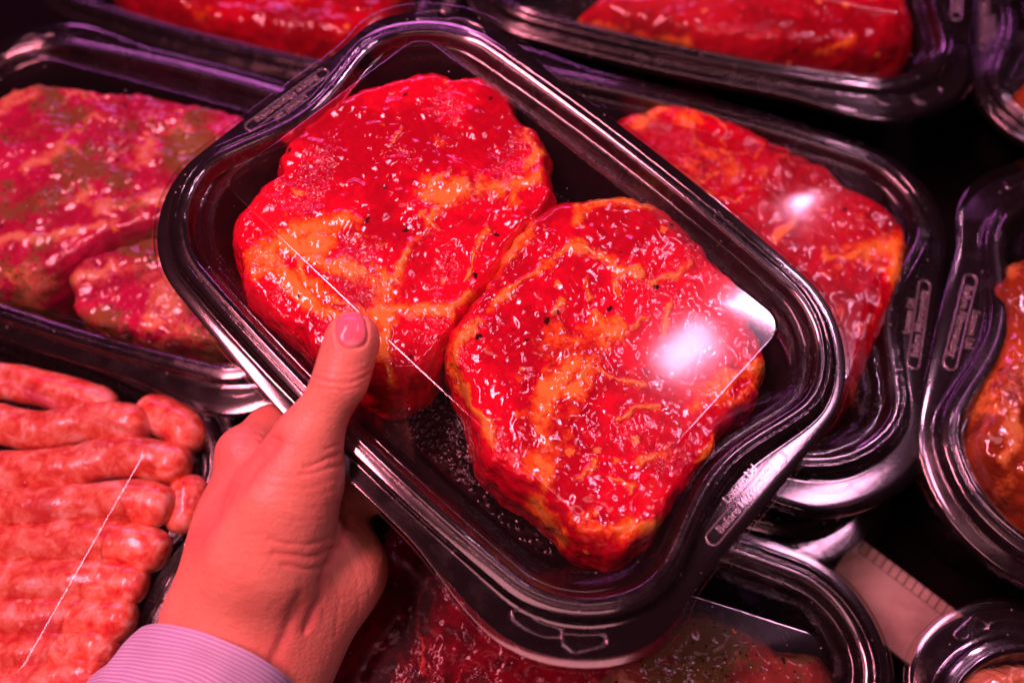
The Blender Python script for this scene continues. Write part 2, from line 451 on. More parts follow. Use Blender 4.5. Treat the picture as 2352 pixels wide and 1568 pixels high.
def tray(pose, depth, label, detail=True, group='clear lidded meat trays'):
    e = bpy.data.objects.new('food_tray', None); link(e); e.empty_display_size = .02
    e.matrix_world = mat4(pose.R, pose.t, pose.s)
    tag(e, label, 'food tray', group)
    V, Fc, fl = base_mesh(depth)
    b = mesh_obj('base', V, Fc, M_TRAY, e); b.data.materials.append(M_FLOOR)
    mi = [1 if min(p.vertices) >= fl-2 else 0 for p in b.data.polygons]; b.data.polygons.foreach_set('material_index', mi)
    l = child('lid', ME_LID, e)
    for s in (0, 1):
        Rz = Matrix.Rotation(math.pi*s, 4, 'Z')
        t1 = child('lettering', ME_T1, l, Rz @ Matrix.Translation((.1166, .0020, .0005)) @ Matrix.Rotation(math.pi/2, 4, 'Z'))
        t2 = child('lettering', ME_T2, l, Rz @ Matrix.Translation((.1213, .0, .0005)) @ Matrix.Rotation(math.pi/2, 4, 'Z'))
        child('slot_ridge', ME_LOOPS[2], l, Rz)
        child('tab_ridge', ME_LOOPS[0], l, Rz); child('tab_grip', ME_LOOPS[1], l, Rz)
    return e
def shelf_pose(yaw, x, y, h, s): return Pose(yawR(yaw), (x, y, h+CAMZ), s)
PA = shelf_pose(-18.1, -.191, .259, -.360, 1.006)
PB = shelf_pose(-19.6, -.259, .104, -.370, 1.001)
PC = shelf_pose(-18.6, .061, .219, -.345, 1.08)
PD = shelf_pose(-15.6, .123, .431, -.350, 1.13)
PE = shelf_pose(-18.3, -.149, .441, -.360, .997)
PF = shelf_pose(-24.0, .338, .119, -.345, 1.207)
PG = shelf_pose(-13.6, .397, .361, -.370, 1.001)
PH = shelf_pose(-16.8, .019, .020, -.370, 1.000)
PI_ = shelf_pose(-22.0, .258, -.062, -.360, .975)
PJ = shelf_pose(-17.5, .060, .200, -.392, 1.06)
T_H = tray(HELD, .030, 'clear lidded black tray of two red steaks, gripped by the hand')
for pose, lab in ((PA, 'tray of green herb steaks left of the held tray'),
                  (PB, 'tray of pale pink sausages in the lower left corner'),
                  (PD, 'tray with one dark red steak at the top edge, right of the middle'),
                  (PE, 'shadowy tray of red meat at the top edge, left of the middle'),
                  (PF, 'tray of brown orange marinated meat at the right edge'),
                  (PG, 'dark tray cut off by the top right corner'),
                  (PH, 'tray under the held one at the bottom, dark red and pale meat inside'),
                  (PI_, 'tray of pale meat cut off by the bottom right corner')):
    tray(pose, (pose.t[2]-.0012)/pose.s, lab)
tray(PJ, (PJ.t[2]-.0012)/PJ.s, 'lower tray of the stack beneath the tray right behind the held one')
T_C = tray(PC, .028, 'tray of one red steak with a bright glare, right behind the held tray')

# ------------------------------------------------------------------ meat
def segdist(P, line):
    P = P[:, None, :]; a = np.asarray(line[:-1], float)[None]; b = np.asarray(line[1:], float)[None]
    d = b-a; t = np.clip(((P-a)*d).sum(2)/((d**2).sum(2)+1e-9), 0, 1)
    return np.sqrt(((P-a-t[..., None]*d)**2).sum(2)).min(1)
def steak(name, label, pose, pxs, zb, zt, mat, fats=(), marb=.0, herb=0., seed=0, r0=.66, K=120, Mn=330, amp=1.0, tilt=(0, 0), group='steaks in the trays', cat='steak'):
    zm = zb+.72*(zt-zb)
    L = np.array([pose.loc(x, y, zm) for x, y in pxs])[:, :2]
    C = catmull(L, 10)
    # resample
    d = np.r_[0, np.cumsum(np.linalg.norm(np.diff(np.r_[C, C[:1]], axis=0), axis=1))]
    s = np.linspace(0, d[-1], Mn, endpoint=False); CC = np.r_[C, C[:1]]
    O = np.stack([np.interp(s, d, CC[:, 0]), np.interp(s, d, CC[:, 1])], 1)
    O += normals(O)*(.0012*fbm(np.c_[O, np.zeros(Mn)], 110, 3, seed))[:, None]
    c = O.mean(0)
    rs = np.r_[np.linspace(0.02, r0, int(K*.62)), r0+(1-r0)*np.sin(np.linspace(0, 1, K-int(K*.62)+1)[1:]*math.pi/2)]
    V = []
    for r in rs:
        q = max(0, (r-r0)/(1-r0)); z = zb+(zt-zb)*(1-q**3.2)**(1/2.4) if q < 1 else zb
        p = c+(O-c)*r
        V.append(np.c_[p, np.full(Mn, z)])
    V.append(np.c_[c+(O-c)*.93, np.full(Mn, zb-.002)])
    nr = len(V); V = np.concatenate(V)
    V[:, 2] += (V[:, :2]-c) @ np.array(tilt)*(V[:, 2]-zb)/(zt-zb)
    cen = len(V); V = np.r_[V, [[c[0], c[1], zt]], [[c[0], c[1], zb-.002]]]
    Fc = ringfaces(nr, Mn); Fc += [(cen, (j+1) % Mn, j) for j in range(Mn)]
    o2 = (nr-1)*Mn; Fc += [(o2+j, o2+(j+1) % Mn, cen+1) for j in range(Mn)]
    Fc = [f[::-1] for f in Fc]
    px = w2px(pose.tow(V))
    px0 = np.c_[px, np.zeros(len(px))]
    wpx = px + np.stack([13*fbm(px0, .016, 4, seed+3)+5*fbm(px0, .075, 2, seed+5), 13*fbm(px0, .016, 4, seed+9)+5*fbm(px0, .075, 2, seed+7)], 1)
    wmod = 1.15+.8*fbm(px0, .022, 3, seed+13)
    fat = np.zeros(len(V))
    for line, wd in fats:
        dd = segdist(wpx, line) if len(line) > 1 else np.linalg.norm(wpx-np.array(line[0]), axis=1)
        fat = np.maximum(fat, np.clip(1.22-dd/(wd*1.40*np.clip(wmod, .35, 2)), 0, 1.2))
    fine = fbm(V, 60, 4, seed+15)
    if marb > 0:
        n = np.abs(fbm(V+.004*np.stack([fbm(V, 60, 2, seed+80), fbm(V, 60, 2, seed+81), V[:, 0]*0], 1), 34, 4, seed+20)); n2 = fbm(V, 17, 2, seed+31)
        fat = np.maximum(fat, np.clip(1.0-n/(.20*marb), 0, 1)*np.clip(.1+n2*1.8, 0, .9))
        fat = np.maximum(fat, np.clip(fbm(V, 30, 4, seed+41)*2.2-.35, 0, .95)*min(1, marb*1.4))
    fat = fat*np.clip(.95+.55*fine, .5, 1.2)+.10*np.clip(fbm(V, 150, 2, seed+16), 0, 1)
    V[:, 2] += amp*(.0013*fbm(V, 55, 3, seed)+.0005*fbm(V, 190, 2, seed+5)+.0007*fat) * np.clip((V[:, 2]-zb)/(.4*(zt-zb)), 0, 1)
    V[:, :2] += (.0010*np.stack([fbm(V, 90, 2, seed+50), fbm(V, 90, 2, seed+60)], 1))*amp
    o = mesh_obj(name, V, Fc, mat); attr(o, 'fat', fat); attr(o, 'tone', np.clip(.55+.55*fbm(V, 26, 3, seed+17)+.25*fine, 0, 1)); attr(o, 'wet', np.clip(-.10+1.8*fbm(V, 42, 3, seed+18), .02, 1.1))
    attr(o, 'herb', np.clip(herb*(.45+1.1*fbm(V, 38, 4, seed+70)), 0, 1))
    o.matrix_world = mat4(pose.R, pose.t, pose.s)
    tag(o, label, cat, group)
    return o
S1 = [(960, 180), (1000, 172), (1040, 188), (1090, 185), (1130, 195), (1180, 225), (1195, 260), (1210, 300), (1250, 325), (1270, 360), (1275, 400), (1282, 440), (1290, 470), (1250, 520), (1190, 590), (1130, 670), (1060, 770), (1010, 850), (960, 900), (900, 918), (850, 905), (790, 880), (720, 840), (680, 800), (620, 760), (560, 700), (545, 640), (530, 560), (545, 500), (590, 450), (630, 420), (640, 370), (690, 310), (740, 270), (800, 230), (870, 205), (930, 185)]
F1 = [([(600, 600), (630, 560), (690, 530), (760, 512), (820, 510)], 22), ([(640, 560), (680, 575), (720, 560)], 28), ([(620, 600), (660, 640), (700, 680), (740, 720), (800, 735), (860, 735)], 16),
      ([(690, 610), (715, 660), (760, 690), (840, 702)], 9), ([(870, 690), (850, 645), (800, 625), (740, 600), (700, 598)], 15), ([(870, 690), (905, 640), (932, 590), (962, 540), (1000, 485), (1040, 445)], 9),
      ([(870, 700), (960, 715), (1040, 710), (1082, 680)], 13), ([(780, 600), (830, 630), (860, 670)], 13), ([(870, 650), (870, 720)], 28), ([(1065, 640), (1082, 590), (1108, 545), (1130, 520)], 6),
      ([(975, 445), (1020, 440), (1060, 430), (1090, 440)], 20), ([(1030, 400), (1000, 420), (980, 440)], 8), ([(1105, 425), (1150, 440), (1190, 420), (1232, 410)], 14), ([(1190, 420), (1180, 462)], 9), ([(1130, 460), (1150, 440)], 10),
      ([(1205, 315), (1232, 335), (1240, 352), (1215, 372)], 11), ([(1010, 320)], 8), ([(880, 285)], 10), ([(640, 430), (690, 445)], 5), ([(900, 330), (930, 300)], 4), ([(880, 760), (900, 880)], 10), ([(860, 760), (880, 820)], 16), ([(960, 500), (1010, 520)], 5), ([(830, 540), (880, 560)], 4)]
S2 = [(1330, 465), (1380, 455), (1440, 455), (1500, 475), (1550, 510), (1600, 560), (1650, 620), (1700, 680), (1740, 770), (1762, 830), (1755, 900), (1730, 950), (1690, 985), (1660, 1012), (1640, 1060), (1590, 1110), (1560, 1160), (1520, 1220), (1480, 1270), (1420, 1302), (1380, 1297), (1310, 1255), (1270, 1205), (1210, 1150), (1160, 1125), (1105, 1075), (1080, 1010), (1060, 930), (1030, 870), (1015, 800), (1050, 740), (1110, 660), (1150, 590), (1200, 520), (1250, 480)]
F2 = [([(1128, 638), (1155, 600), (1180, 559), (1218, 511)], 14), ([(1121, 710), (1163, 672), (1207, 641), (1249, 610), (1293, 569), (1335, 566), (1386, 583), (1438, 610), (1472, 631)], 8), ([(1415, 605), (1440, 625), (1421, 650)], 13),
      ([(1104, 738), (1077, 765), (1039, 793), (1039, 834), (1059, 886), (1094, 937), (1118, 989), (1135, 1027)], 10), ([(1260, 770), (1342, 783), (1410, 752)], 26), ([(1376, 738), (1400, 760)], 22), ([(1342, 790), (1300, 851), (1255, 903)], 34), ([(1255, 900), (1240, 972), (1262, 1025)], 34),
      ([(1380, 800), (1340, 850), (1310, 900)], 22), ([(1369, 845), (1421, 876), (1472, 889)], 6), ([(1421, 962), (1472, 941), (1507, 934)], 6), ([(1524, 766), (1527, 724), (1541, 704)], 6), ([(1445, 755), (1493, 717)], 6),
      ([(1330, 482), (1380, 462), (1440, 460), (1490, 472)], 11), ([(1325, 510)], 9), ([(1500, 655), (1540, 632), (1582, 612)], 7), ([(1600, 935), (1650, 885), (1700, 852), (1745, 842)], 20), ([(1690, 925), (1722, 895)], 14), ([(1640, 1000), (1600, 1055)], 12),
      ([(1230, 1050), (1255, 1110), (1270, 1060)], 20), ([(1240, 1150), (1270, 1200), (1292, 1245)], 14), ([(1340, 1215), (1400, 1226), (1460, 1206), (1512, 1212)], 22), ([(1470, 1062), (1530, 1042)], 9), ([(1290, 690), (1270, 720)], 8), ([(1282, 720)], 8), ([(1117, 812)], 8), ([(1350, 640), (1360, 690)], 5), ([(1550, 860), (1590, 830)], 6), ([(1400, 1100), (1460, 1120)], 6), ([(1330, 1100), (1360, 1060)], 7)]
g2 = 'two steaks in the held tray'
steak('marinated_steak', 'red steak with orange fat seams beside the thumb, upper left in the held tray', HELD, S1, -.0285, .0030, M_RED, F1, 0, seed=1, r0=.85, K=190, Mn=470, group=g2)
steak('marinated_steak', 'red steak under the lid glare, lower right in the held tray', HELD, S2, -.0285, .0060, M_RED, F2, 0, seed=2, r0=.85, K=190, Mn=470, group=g2)
A1 = [(-120, 300), (0, 250), (60, 222), (150, 215), (250, 232), (350, 235), (450, 255), (560, 275), (640, 320), (650, 420), (560, 500), (470, 540), (380, 560), (250, 600), (165, 660), (100, 692), (0, 690), (-120, 660)]
steak('herb_steak', 'large pink pork steak with green herbs behind the held tray', PA, A1, -.036, .012, M_HERB, [([(0, 560), (120, 540), (250, 520)], 12), ([(60, 390), (140, 350)], 12), ([(230, 480), (330, 470), (400, 430)], 16), ([(150, 480), (200, 430)], 10)], .9, herb=.80, seed=11, K=100, r0=.8, group='herb steaks in the left tray')
A2 = [(168, 660), (190, 620), (250, 595), (330, 570), (430, 560), (540, 620), (620, 760), (600, 840), (510, 822), (420, 812), (320, 792), (230, 772), (180, 735)]
steak('herb_steak', 'smaller pale pork steak with green herbs near the sausage tray', PA, A2, -.036, .009, M_HERB, [([(180, 650), (250, 620), (330, 600)], 18), ([(370, 660), (430, 760), (480, 800)], 30)], .9, herb=.85, seed=14, K=100, r0=.78, group='herb steaks in the left tray')
C1 = [(1400, 300), (1470, 265), (1510, 250), (1570, 255), (1640, 280), (1730, 320), (1800, 350), (1880, 390), (1960, 450), (2040, 500), (2085, 560), (2065, 680), (2035, 760), (1995, 850), (1965, 930), (1880, 960), (1700, 900), (1500, 760), (1330, 520)]
steak('marinated_steak', 'red steak with fat streaks in the tray right behind the held one', PC, C1, -.026, .0095, M_RED2, [([(1470, 285), (1500, 262), (1530, 256)], 10), ([(1780, 540), (1830, 500)], 9), ([(1990, 580), (2060, 560), (2060, 640)], 22), ([(1900, 580), (1960, 590), (2010, 570)], 8), ([(1650, 350)], 7)], .55, seed=21, K=130, r0=.84)
D1 = [(1320, 52), (1350, 5), (1420, -40), (1600, -110), (1950, -120), (2085, -60), (2105, 20), (2112, 80), (2085, 130), (2000, 152), (1850, 156), (1650, 136), (1450, 98)]
steak('marinated_steak', 'smooth red steak in the tray at the top edge', PD, D1, -.036, .006, M_RED2, [([(1330, 55), (1450, 80), (1580, 110)], 12), ([(1870, 130), (1950, 95)], 9)], .2, seed=25, K=90, amp=.8)
E1 = [(230, -120), (270, 0), (360, 45), (480, 80), (620, 108), (760, 122), (860, 120), (930, 60), (900, -100), (500, -180)]
steak('marinated_steak', 'shaded red meat in the tray at the top left edge', PE, E1, -.036, .004, M_RED2, [], .4, seed=28, K=70)
FF = [(2235, 640), (2290, 605), (2380, 590), (2560, 700), (2600, 1000), (2560, 1280), (2400, 1232), (2290, 1160), (2215, 1095), (2190, 1030), (2205, 940), (2250, 840), (2262, 740)]
steak('marinated_meat', 'brown orange marinated meat in the tray at the right edge', PF, FF, -.036, .006, M_BROWN, [([(2260, 640), (2320, 610)], 16), ([(2330, 960), (2300, 1060)], 14)], .45, seed=31, K=100, cat='meat', group='marinated meat in the trays')
GG = [(2320, 235), (2345, 190), (2450, 150), (2600, 200), (2600, 330), (2450, 330), (2360, 275)]
steak('marinated_meat', 'olive brown meat in the dark tray at the top right corner', PG, GG, -.036, .004, M_BROWN, [], .3, seed=33, K=50, cat='meat', group='marinated meat in the trays')
H1 = [(700, 1500), (820, 1340), (900, 1200), (1100, 1180), (1350, 1300), (1560, 1380), (1600, 1470), (1480, 1600), (1300, 1760), (900, 1800), (700, 1700)]
steak('marinated_meat', 'dark red glossy meat in shade below the held tray', PH, H1, -.036, .010, M_SHADED, [([(980, 1330), (960, 1420), (975, 1540)], 5)], .25, seed=35, K=110, cat='meat', group='marinated meat in the trays')
H2 = [(1300, 1560), (1480, 1470), (1560, 1400), (1640, 1402), (1720, 1440), (1800, 1482), (1880, 1502), (1935, 1570), (1900, 1750), (1600, 1850), (1350, 1800)]
steak('marinated_meat', 'pale greenish meat at the bottom edge, under a raised lid panel', PH, H2, -.036, .011, M_GREENB, [([(1600, 1560), (1700, 1500)], 20)], .7, herb=.9, seed=38, K=100, cat='meat', group='marinated meat in the trays')
II = [(2180, 1580), (2230, 1532), (2300, 1520), (2400, 1530), (2560, 1620), (2500, 1800), (2200, 1750)]
steak('marinated_meat', 'pale yellowish meat in the tray at the bottom right corner', PI_, II, -.036, .008, M_PALE, [], .5, seed=41, K=60, cat='meat', group='marinated meat in the trays')

# ------------------------------------------------------------------ sausages
SA = [([(-640, 780), (-400, 816), (-160, 850), (-40, 870), (110, 895), (270, 945)], 38, .004, 'topmost sausage, along the far rim of the sausage tray'),
      ([(-640, 880), (-400, 916), (-160, 950), (-40, 968), (100, 990), (215, 968), (345, 985)], 40, .008, 'sausage with a white glare, second from the far rim'),
      ([(310, 945), (370, 955), (420, 988), (440, 1040)], 40, .003, 'short bent sausage in the far right corner of the sausage tray'),
      ([(-640, 1010), (-400, 1046), (-160, 1080), (0, 1082), (160, 1075), (280, 1050), (440, 1075)], 40, .009, 'sausage that rises a little to the right, third long one'),
      ([(440, 1090), (430, 1150), (412, 1225)], 38, .004, 'stubby sausage end nearest the hand'),
      ([(-640, 1090), (-400, 1126), (-160, 1160), (0, 1168), (160, 1158), (310, 1150), (400, 1175)], 43, .011, 'shiny sausage with a blunt round end near the wrist'),
      ([(-640, 1180), (-400, 1216), (-160, 1250), (0, 1252), (160, 1243), (290, 1245), (385, 1280)], 43, .010, 'sausage whose end bends down beside the lettered rim'),
      ([(-640, 1265), (-400, 1301), (-160, 1335), (0, 1335), (160, 1333), (345, 1342)], 42, .010, 'pale mottled straight sausage above the sleeve'),
      ([(-640, 1350), (-400, 1386), (-160, 1420), (0, 1420), (160, 1418), (315, 1428)], 42, .010, 'orange sausage touching the sleeve'),
      ([(-640, 1435), (-400, 1471), (-160, 1505), (0, 1502), (120, 1492), (275, 1482)], 42, .009, 'sausage tucked behind the cuff, second from the bottom'),
      ([(-640, 1530), (-400, 1566), (-160, 1600), (0, 1580), (120, 1560), (250, 1545)], 42, .009, 'lowest sausage, cut off by the bottom edge')]
for i, (pts, rpx, zz, lab) in enumerate(SA):
    path = catmull([PB.loc(x, y, zz) for x, y in pts], 16, closed=False)
    r = rpx*(1.20 if i < 5 else 1.10)/F*.372
    L = np.r_[0, np.cumsum(np.linalg.norm(np.diff(path, axis=0), axis=1))]; n = max(24, int(L[-1]/.0012))
    s = np.linspace(0, L[-1], n); path = np.stack([np.interp(s, L, path[:, k]) for k in range(3)], 1)
    V = []; nk = 40
    for j in range(n):
        t = path[min(j+1, n-1)]-path[max(j-1, 0)]; t /= np.linalg.norm(t); a = np.cross(t, [0, 0, 1.]); a /= np.linalg.norm(a); b = np.cross(a, t)
        e = min(s[j], L[-1]-s[j]); rr = r*(1-(1-min(1, e/(r*1.1)))**2.4)**.5 if e < r*1.1 else r
        rr = max(rr, .0004)
        for k in range(nk): th = 2*math.pi*k/nk; V.append(path[j]+rr*(a*math.cos(th)*1.04+b*math.sin(th)))
    V = np.array(V); nn = fbm(V, 75, 3, 60+i)
    ctr = np.repeat(path, nk, 0); d = V-ctr; V = ctr+d*(1+.05*nn[:, None])
    V += .0008*np.stack([fbm(V, 40, 2, 70+i), fbm(V, 40, 2, 80+i), fbm(V, 40, 2, 90+i)], 1)
    Fc = ringfaces(n, nk); Fc += [tuple(range(nk-1, -1, -1)), tuple((n-1)*nk+k for k in range(nk))]
    o = mesh_obj('sausage', V, Fc, M_SAUS); o.matrix_world = mat4(PB.R, PB.t, PB.s)
    tag(o, lab, 'sausage', 'sausages in the lower left tray')

# ------------------------------------------------------------------ slotted steel plate on the shelf between the trays
def plate():
    pose = shelf_pose(-20, .0, .0, -.425, 1.0)
    c = pose.loc(2075, 1350, 0); q = pose.loc(1950, 1255, 0)
    e = bpy.data.objects.new('steel_plate', None); link(e); e.matrix_world = mat4(pose.R, pose.t)
    M_ST = steel_mat()
    ax = np.array(c)-np.array(q); Ln = np.linalg.norm(ax); ax /= Ln; ay = np.array([-ax[1], ax[0], 0])
    def box(name, x0, x1, y0, y1, z0, z1):
        V = [q+ax*x+ay*y+np.array([0, 0, z]) for z in (z0, z1) for x, y in ((x0, y0), (x1, y0), (x1, y1), (x0, y1))]
        return mesh_obj(name, V, [(3, 2, 1, 0), (4, 5, 6, 7), (0, 1, 5, 4), (1, 2, 6, 5), (2, 3, 7, 6), (3, 0, 4, 7)], M_ST, e, smooth=False)
    box('sheet', .0, Ln*2.2, -.030, -.0005, 0, .003)
    for k in range(16):
        x = Ln*2.2*k/16
        box('tooth', x, x+Ln*2.2/16*.84, 0, .006, .0, .003)
    tag(e, 'blurred pale steel plate with slotted edge on the black shelf', 'plate')
plate()

# ------------------------------------------------------------------ the hand (one continuous skin from a blended field of limbs)
def hand():
    P = lambda x, y, z: pxz(x, y, z)
    px = lambda r, z: r/F*z
    prim = [  # a, ra, b, rb, blend
        (P(811, 772, .2865), px(54, .286), P(780, 880, .2850), px(56, .285), .004),
        (P(808, 790, .2885), px(56, .286), P(795, 830, .2885), px(57, .286), .006),
        (P(780, 880, .2850), px(57, .285), P(700, 1020, .2890), px(68, .289), .004),
        (P(700, 1020, .2890), px(70, .289), P(650, 1130, .2900), px(108, .290), .008),
        (P(690, 1110, .2925), px(96, .29), P(610, 1270, .2960), px(128, .296), .010),
        (P(610, 1270, .2960), px(128, .296), P(520, 1440, .3000), px(120, .30), .014),
        (P(565, 1045, .3080), px(58, .31), P(552, 1200, .3060), px(82, .306), .010),
        (P(552, 1200, .3060), px(82, .306), P(500, 1400, .3040), px(108, .304), .012),
        (P(560, 1040, .3100), px(58, .31), P(622, 985, .3220), px(50, .322), .006),
        (P(622, 985, .3220), px(50, .322), P(740, 1000, .3340), px(46, .334), .005),
        (P(740, 1000, .3340), px(46, .334), P(850, 960, .3400), px(42, .34), .004),
        (P(640, 1110, .3220), px(70, .322), P(770, 1080, .3380), px(46, .338), .008),
        (P(770, 1080, .3380), px(46, .338), P(890, 1030, .3440), px(42, .344), .004),
        (P(700, 1180, .3260), px(80, .326), P(850, 1130, .3400), px(46, .34), .008),
        (P(850, 1130, .3400), px(46, .34), P(950, 1080, .3450), px(40, .345), .004),
        (P(775, 1310, .3180), px(98, .318), P(700, 1190, .3260), px(90, .326), .012),
        (P(775, 1310, .3180), px(98, .318), P(660, 1500, .3100), px(120, .31), .012),
        (P(640, 1350, .3100), px(130, .31), P(570, 1520, .3060), px(135, .306), .014),
        (P(560, 1500, .3040), px(150, .304), P(420, 1750, .3060), px(170, .306), .014),
    ]
    A = np.array([p[0] for p in prim]+[p[2] for p in prim]); rm = .032
    lo = A.min(0)-rm; hi = A.max(0)+rm; h = .00115
    n = np.ceil((hi-lo)/h).astype(int)
    gx, gy, gz = [lo[k]+h*np.arange(n[k]) for k in range(3)]
    X, Y, Z = np.meshgrid(gx.astype(np.float32), gy.astype(np.float32), gz.astype(np.float32), indexing='ij')
    D = None
    for a, ra, b, rb, k in prim:
        ba = (b-a).astype(np.float32); l2 = float(ba@ba)
        t = ((X-a[0])*ba[0]+(Y-a[1])*ba[1]+(Z-a[2])*ba[2])/l2
        np.clip(t, 0, 1, out=t)
        d = np.sqrt((X-a[0]-t*ba[0])**2+(Y-a[1]-t*ba[1])**2+(Z-a[2]-t*ba[2])**2)-(ra+(rb-ra)*t)
        d = d.astype(np.float32)
        if D is None: D = d
        else:
            hh = np.clip(.5+.5*(D-d)/k, 0, 1)
            D = D*(1-hh)+d*hh-k*hh*(1-hh)
    # surface nets
    ins = D < 0
    c = ins[:-1, :-1, :-1].astype(np.int8)
    for dx, dy, dz in ((1, 0, 0), (0, 1, 0), (0, 0, 1), (1, 1, 0), (1, 0, 1), (0, 1, 1), (1, 1, 1)):
        c = c+ins[dx:n[0]-1+dx, dy:n[1]-1+dy, dz:n[2]-1+dz]
    act = (c > 0) & (c < 8); ci = np.argwhere(act); idx = -np.ones(act.shape, int); idx[act] = np.arange(len(ci))
    pos = np.zeros((len(ci), 3)); cnt = np.zeros(len(ci))
    cor = [(i, j, k) for i in (0, 1) for j in (0, 1) for k in (0, 1)]
    for u in range(8):
        for v in range(u+1, 8):
            a, b = np.array(cor[u]), np.array(cor[v])
            if np.abs(a-b).sum() != 1: continue
            da = D[tuple((ci+a).T)]; db = D[tuple((ci+b).T)]; m = (da < 0) != (db < 0)
            t = np.where(m, da/(da-db+1e-12), 0)
            pos[m] += (a+(b-a)*t[:, None])[m]; cnt[m] += 1
    V = lo+h*(ci+pos/cnt[:, None])
    Fc = []
    for ax in range(3):
        o1, o2 = (ax+1) % 3, (ax+2) % 3
        sl0 = [slice(None)]*3; sl1 = [slice(None)]*3; sl0[ax] = slice(0, -1); sl1[ax] = slice(1, None)
        s0, s1 = ins[tuple(sl0)], ins[tuple(sl1)]
        e = np.argwhere(s0 != s1)
        e = e[(e[:, o1] > 0) & (e[:, o2] > 0) & (e[:, o1] < n[o1]-1) & (e[:, o2] < n[o2]-1)]
        u1 = np.zeros(3, int); u1[o1] = 1; u2 = np.zeros(3, int); u2[o2] = 1
        q = np.stack([idx[tuple(e.T)], idx[tuple((e-u1).T)], idx[tuple((e-u1-u2).T)], idx[tuple((e-u2).T)]], 1)
        fl = s0[tuple(e.T)]
        q[~fl] = q[~fl][:, ::-1]; Fc.append(q)
    Fc = np.concatenate(Fc); Fc = Fc[(Fc >= 0).all(1)]
    # camera space has y down / z forward: a proper rotation of the place, so faces keep their sense
    o = mesh_obj('person', cam2w(V), Fc.tolist(), M_SKIN)
    md = o.modifiers.new('s', 'SMOOTH'); md.factor = .5; md.iterations = 3
    md = o.modifiers.new('d', 'SUBSURF'); md.levels = 1; md.render_levels = 1
    dg = bpy.context.evaluated_depsgraph_get(); me = bpy.data.meshes.new_from_object(o.evaluated_get(dg)); o.modifiers.clear(); o.data = me
    nv = len(me.vertices); Vw = np.zeros(nv*3); me.vertices.foreach_get('co', Vw); Vw = Vw.reshape(-1, 3)
    Nn = np.zeros(nv*3); me.vertices.foreach_get('normal', Nn); Nn = Nn.reshape(-1, 3)
    view = Vw-np.array([0, 0, CAMZ]); view /= np.linalg.norm(view, axis=1)[:, None]
    if (Nn*view).sum(1).mean() > .3: Nn = -Nn
    face = np.clip(-(Nn*view).sum(1)*3, 0, 1)
    Q = w2px(Vw); Qw = Q+2.5*np.stack([fbm(Vw, 130, 2, 3), fbm(Vw, 130, 2, 4)], 1)*2
    disp = np.zeros(nv); flush = np.zeros(nv)
    cre = [([(722, 866), (762, 880), (805, 878), (850, 858)], 4.5, .55), ([(728, 852), (770, 862), (810, 858), (845, 842)], 3.5, .32), ([(715, 884), (760, 896), (810, 893), (846, 876)], 3.5, .30), ([(735, 840), (790, 846), (835, 830)], 3, .15),
           ([(782, 1040), (745, 1058), (700, 1072)], 5, .7), ([(790, 1066), (745, 1080), (690, 1090)], 5, .6), ([(780, 1020), (750, 1032)], 4, .4),
           ([(610, 1112), (700, 1122), (788, 1098)], 5, .2), ([(630, 1135), (710, 1142), (792, 1122)], 4, .14), ([(620, 1160), (710, 1168), (794, 1148)], 4, .14), ([(640, 1190), (720, 1198), (790, 1180)], 4, .12), ([(600, 1090), (680, 1098)], 4, .2),
           ([(620, 1240), (700, 1250), (780, 1232)], 6, .5), ([(630, 1272), (710, 1280), (768, 1262)], 7, .75), ([(650, 1300), (715, 1306), (755, 1296)], 6, .6), ([(560, 1225), (640, 1232)], 5, .2),
           ([(800, 1195), (782, 1250), (745, 1310), (732, 1380), (700, 1450)], 9, 1.3), ([(760, 1300), (780, 1380), (770, 1460)], 5, .2), ([(735, 1330), (745, 1420)], 5, .2), ([(690, 1370), (650, 1470), (610, 1560)], 14, 1.0), ([(810, 1230), (845, 1300), (850, 1380)], 5, .15), ([(790, 1250), (820, 1330), (822, 1420)], 5, .15),
           ([(545, 985), (590, 992), (640, 1010)], 4, .4), ([(535, 1000), (585, 1008), (625, 1025)], 4, .35), ([(540, 1030), (590, 1036)], 4, .2), ([(632, 1012), (570, 1095), (500, 1165), (455, 1240)], 13, 1.7)]
    for line, wd, dep in cre:
        d = segdist(Qw, line); g = np.exp(-(d/wd)**2); disp -= g*dep*.00072*face; flush = np.maximum(flush, np.exp(-(d/(wd*2.5))**2)*.7*dep)
    disp += face*.00007*fbm(Vw*np.array([1, 1.0, 1]), 330, 2, 12)
    # nail
    c0 = np.array([806., 757.]); ang_ = math.radians(-8); ca, sa = math.cos(ang_), math.sin(ang_)
    u = ((Q-c0) @ np.array([ca, sa]))/36.0; v = ((Q-c0) @ np.array([-sa, ca]))/41.0
    rr = (np.abs(u)**3.0+np.abs(v)**2.6)**(1/2.8)
    nail = np.clip((1.0-rr)/.10, 0, 1)*(face > .05)
    groove = np.exp(-((rr-1.06)/.09)**2)*(v > -.75)*(face > .02)
    disp += nail*.00025-groove*.00075
    lun = np.clip(1-((u/.62)**2+((v-.86)/.34)**2), 0, 1)*nail + np.clip((-v-.82)/.10, 0, 1)*nail*.8
    flush = np.maximum(flush, .75*np.exp(-((Q[:, 0]-560)**2+(Q[:, 1]-1000)**2)/70**2)); flush = np.maximum(flush, .6*np.clip(1-np.linalg.norm(Q-np.array([810, 760]), axis=1)/110, 0, 1))
    flush = np.maximum(flush, .5*np.exp(-((Q[:, 0]-770)**2+(Q[:, 1]-1150)**2)/80**2))
    ind = np.clip(((Q[:, 0]-632)*.70+(Q[:, 1]-1012)*.55)*-.02+.1, 0, 1)*(Q[:, 1] > 930)*(Q[:, 1] < 1330)*np.clip((1330-Q[:, 1])/150, 0, 1)
    flush = np.maximum(flush, .75*ind)
    Vw = Vw+Nn*disp[:, None]
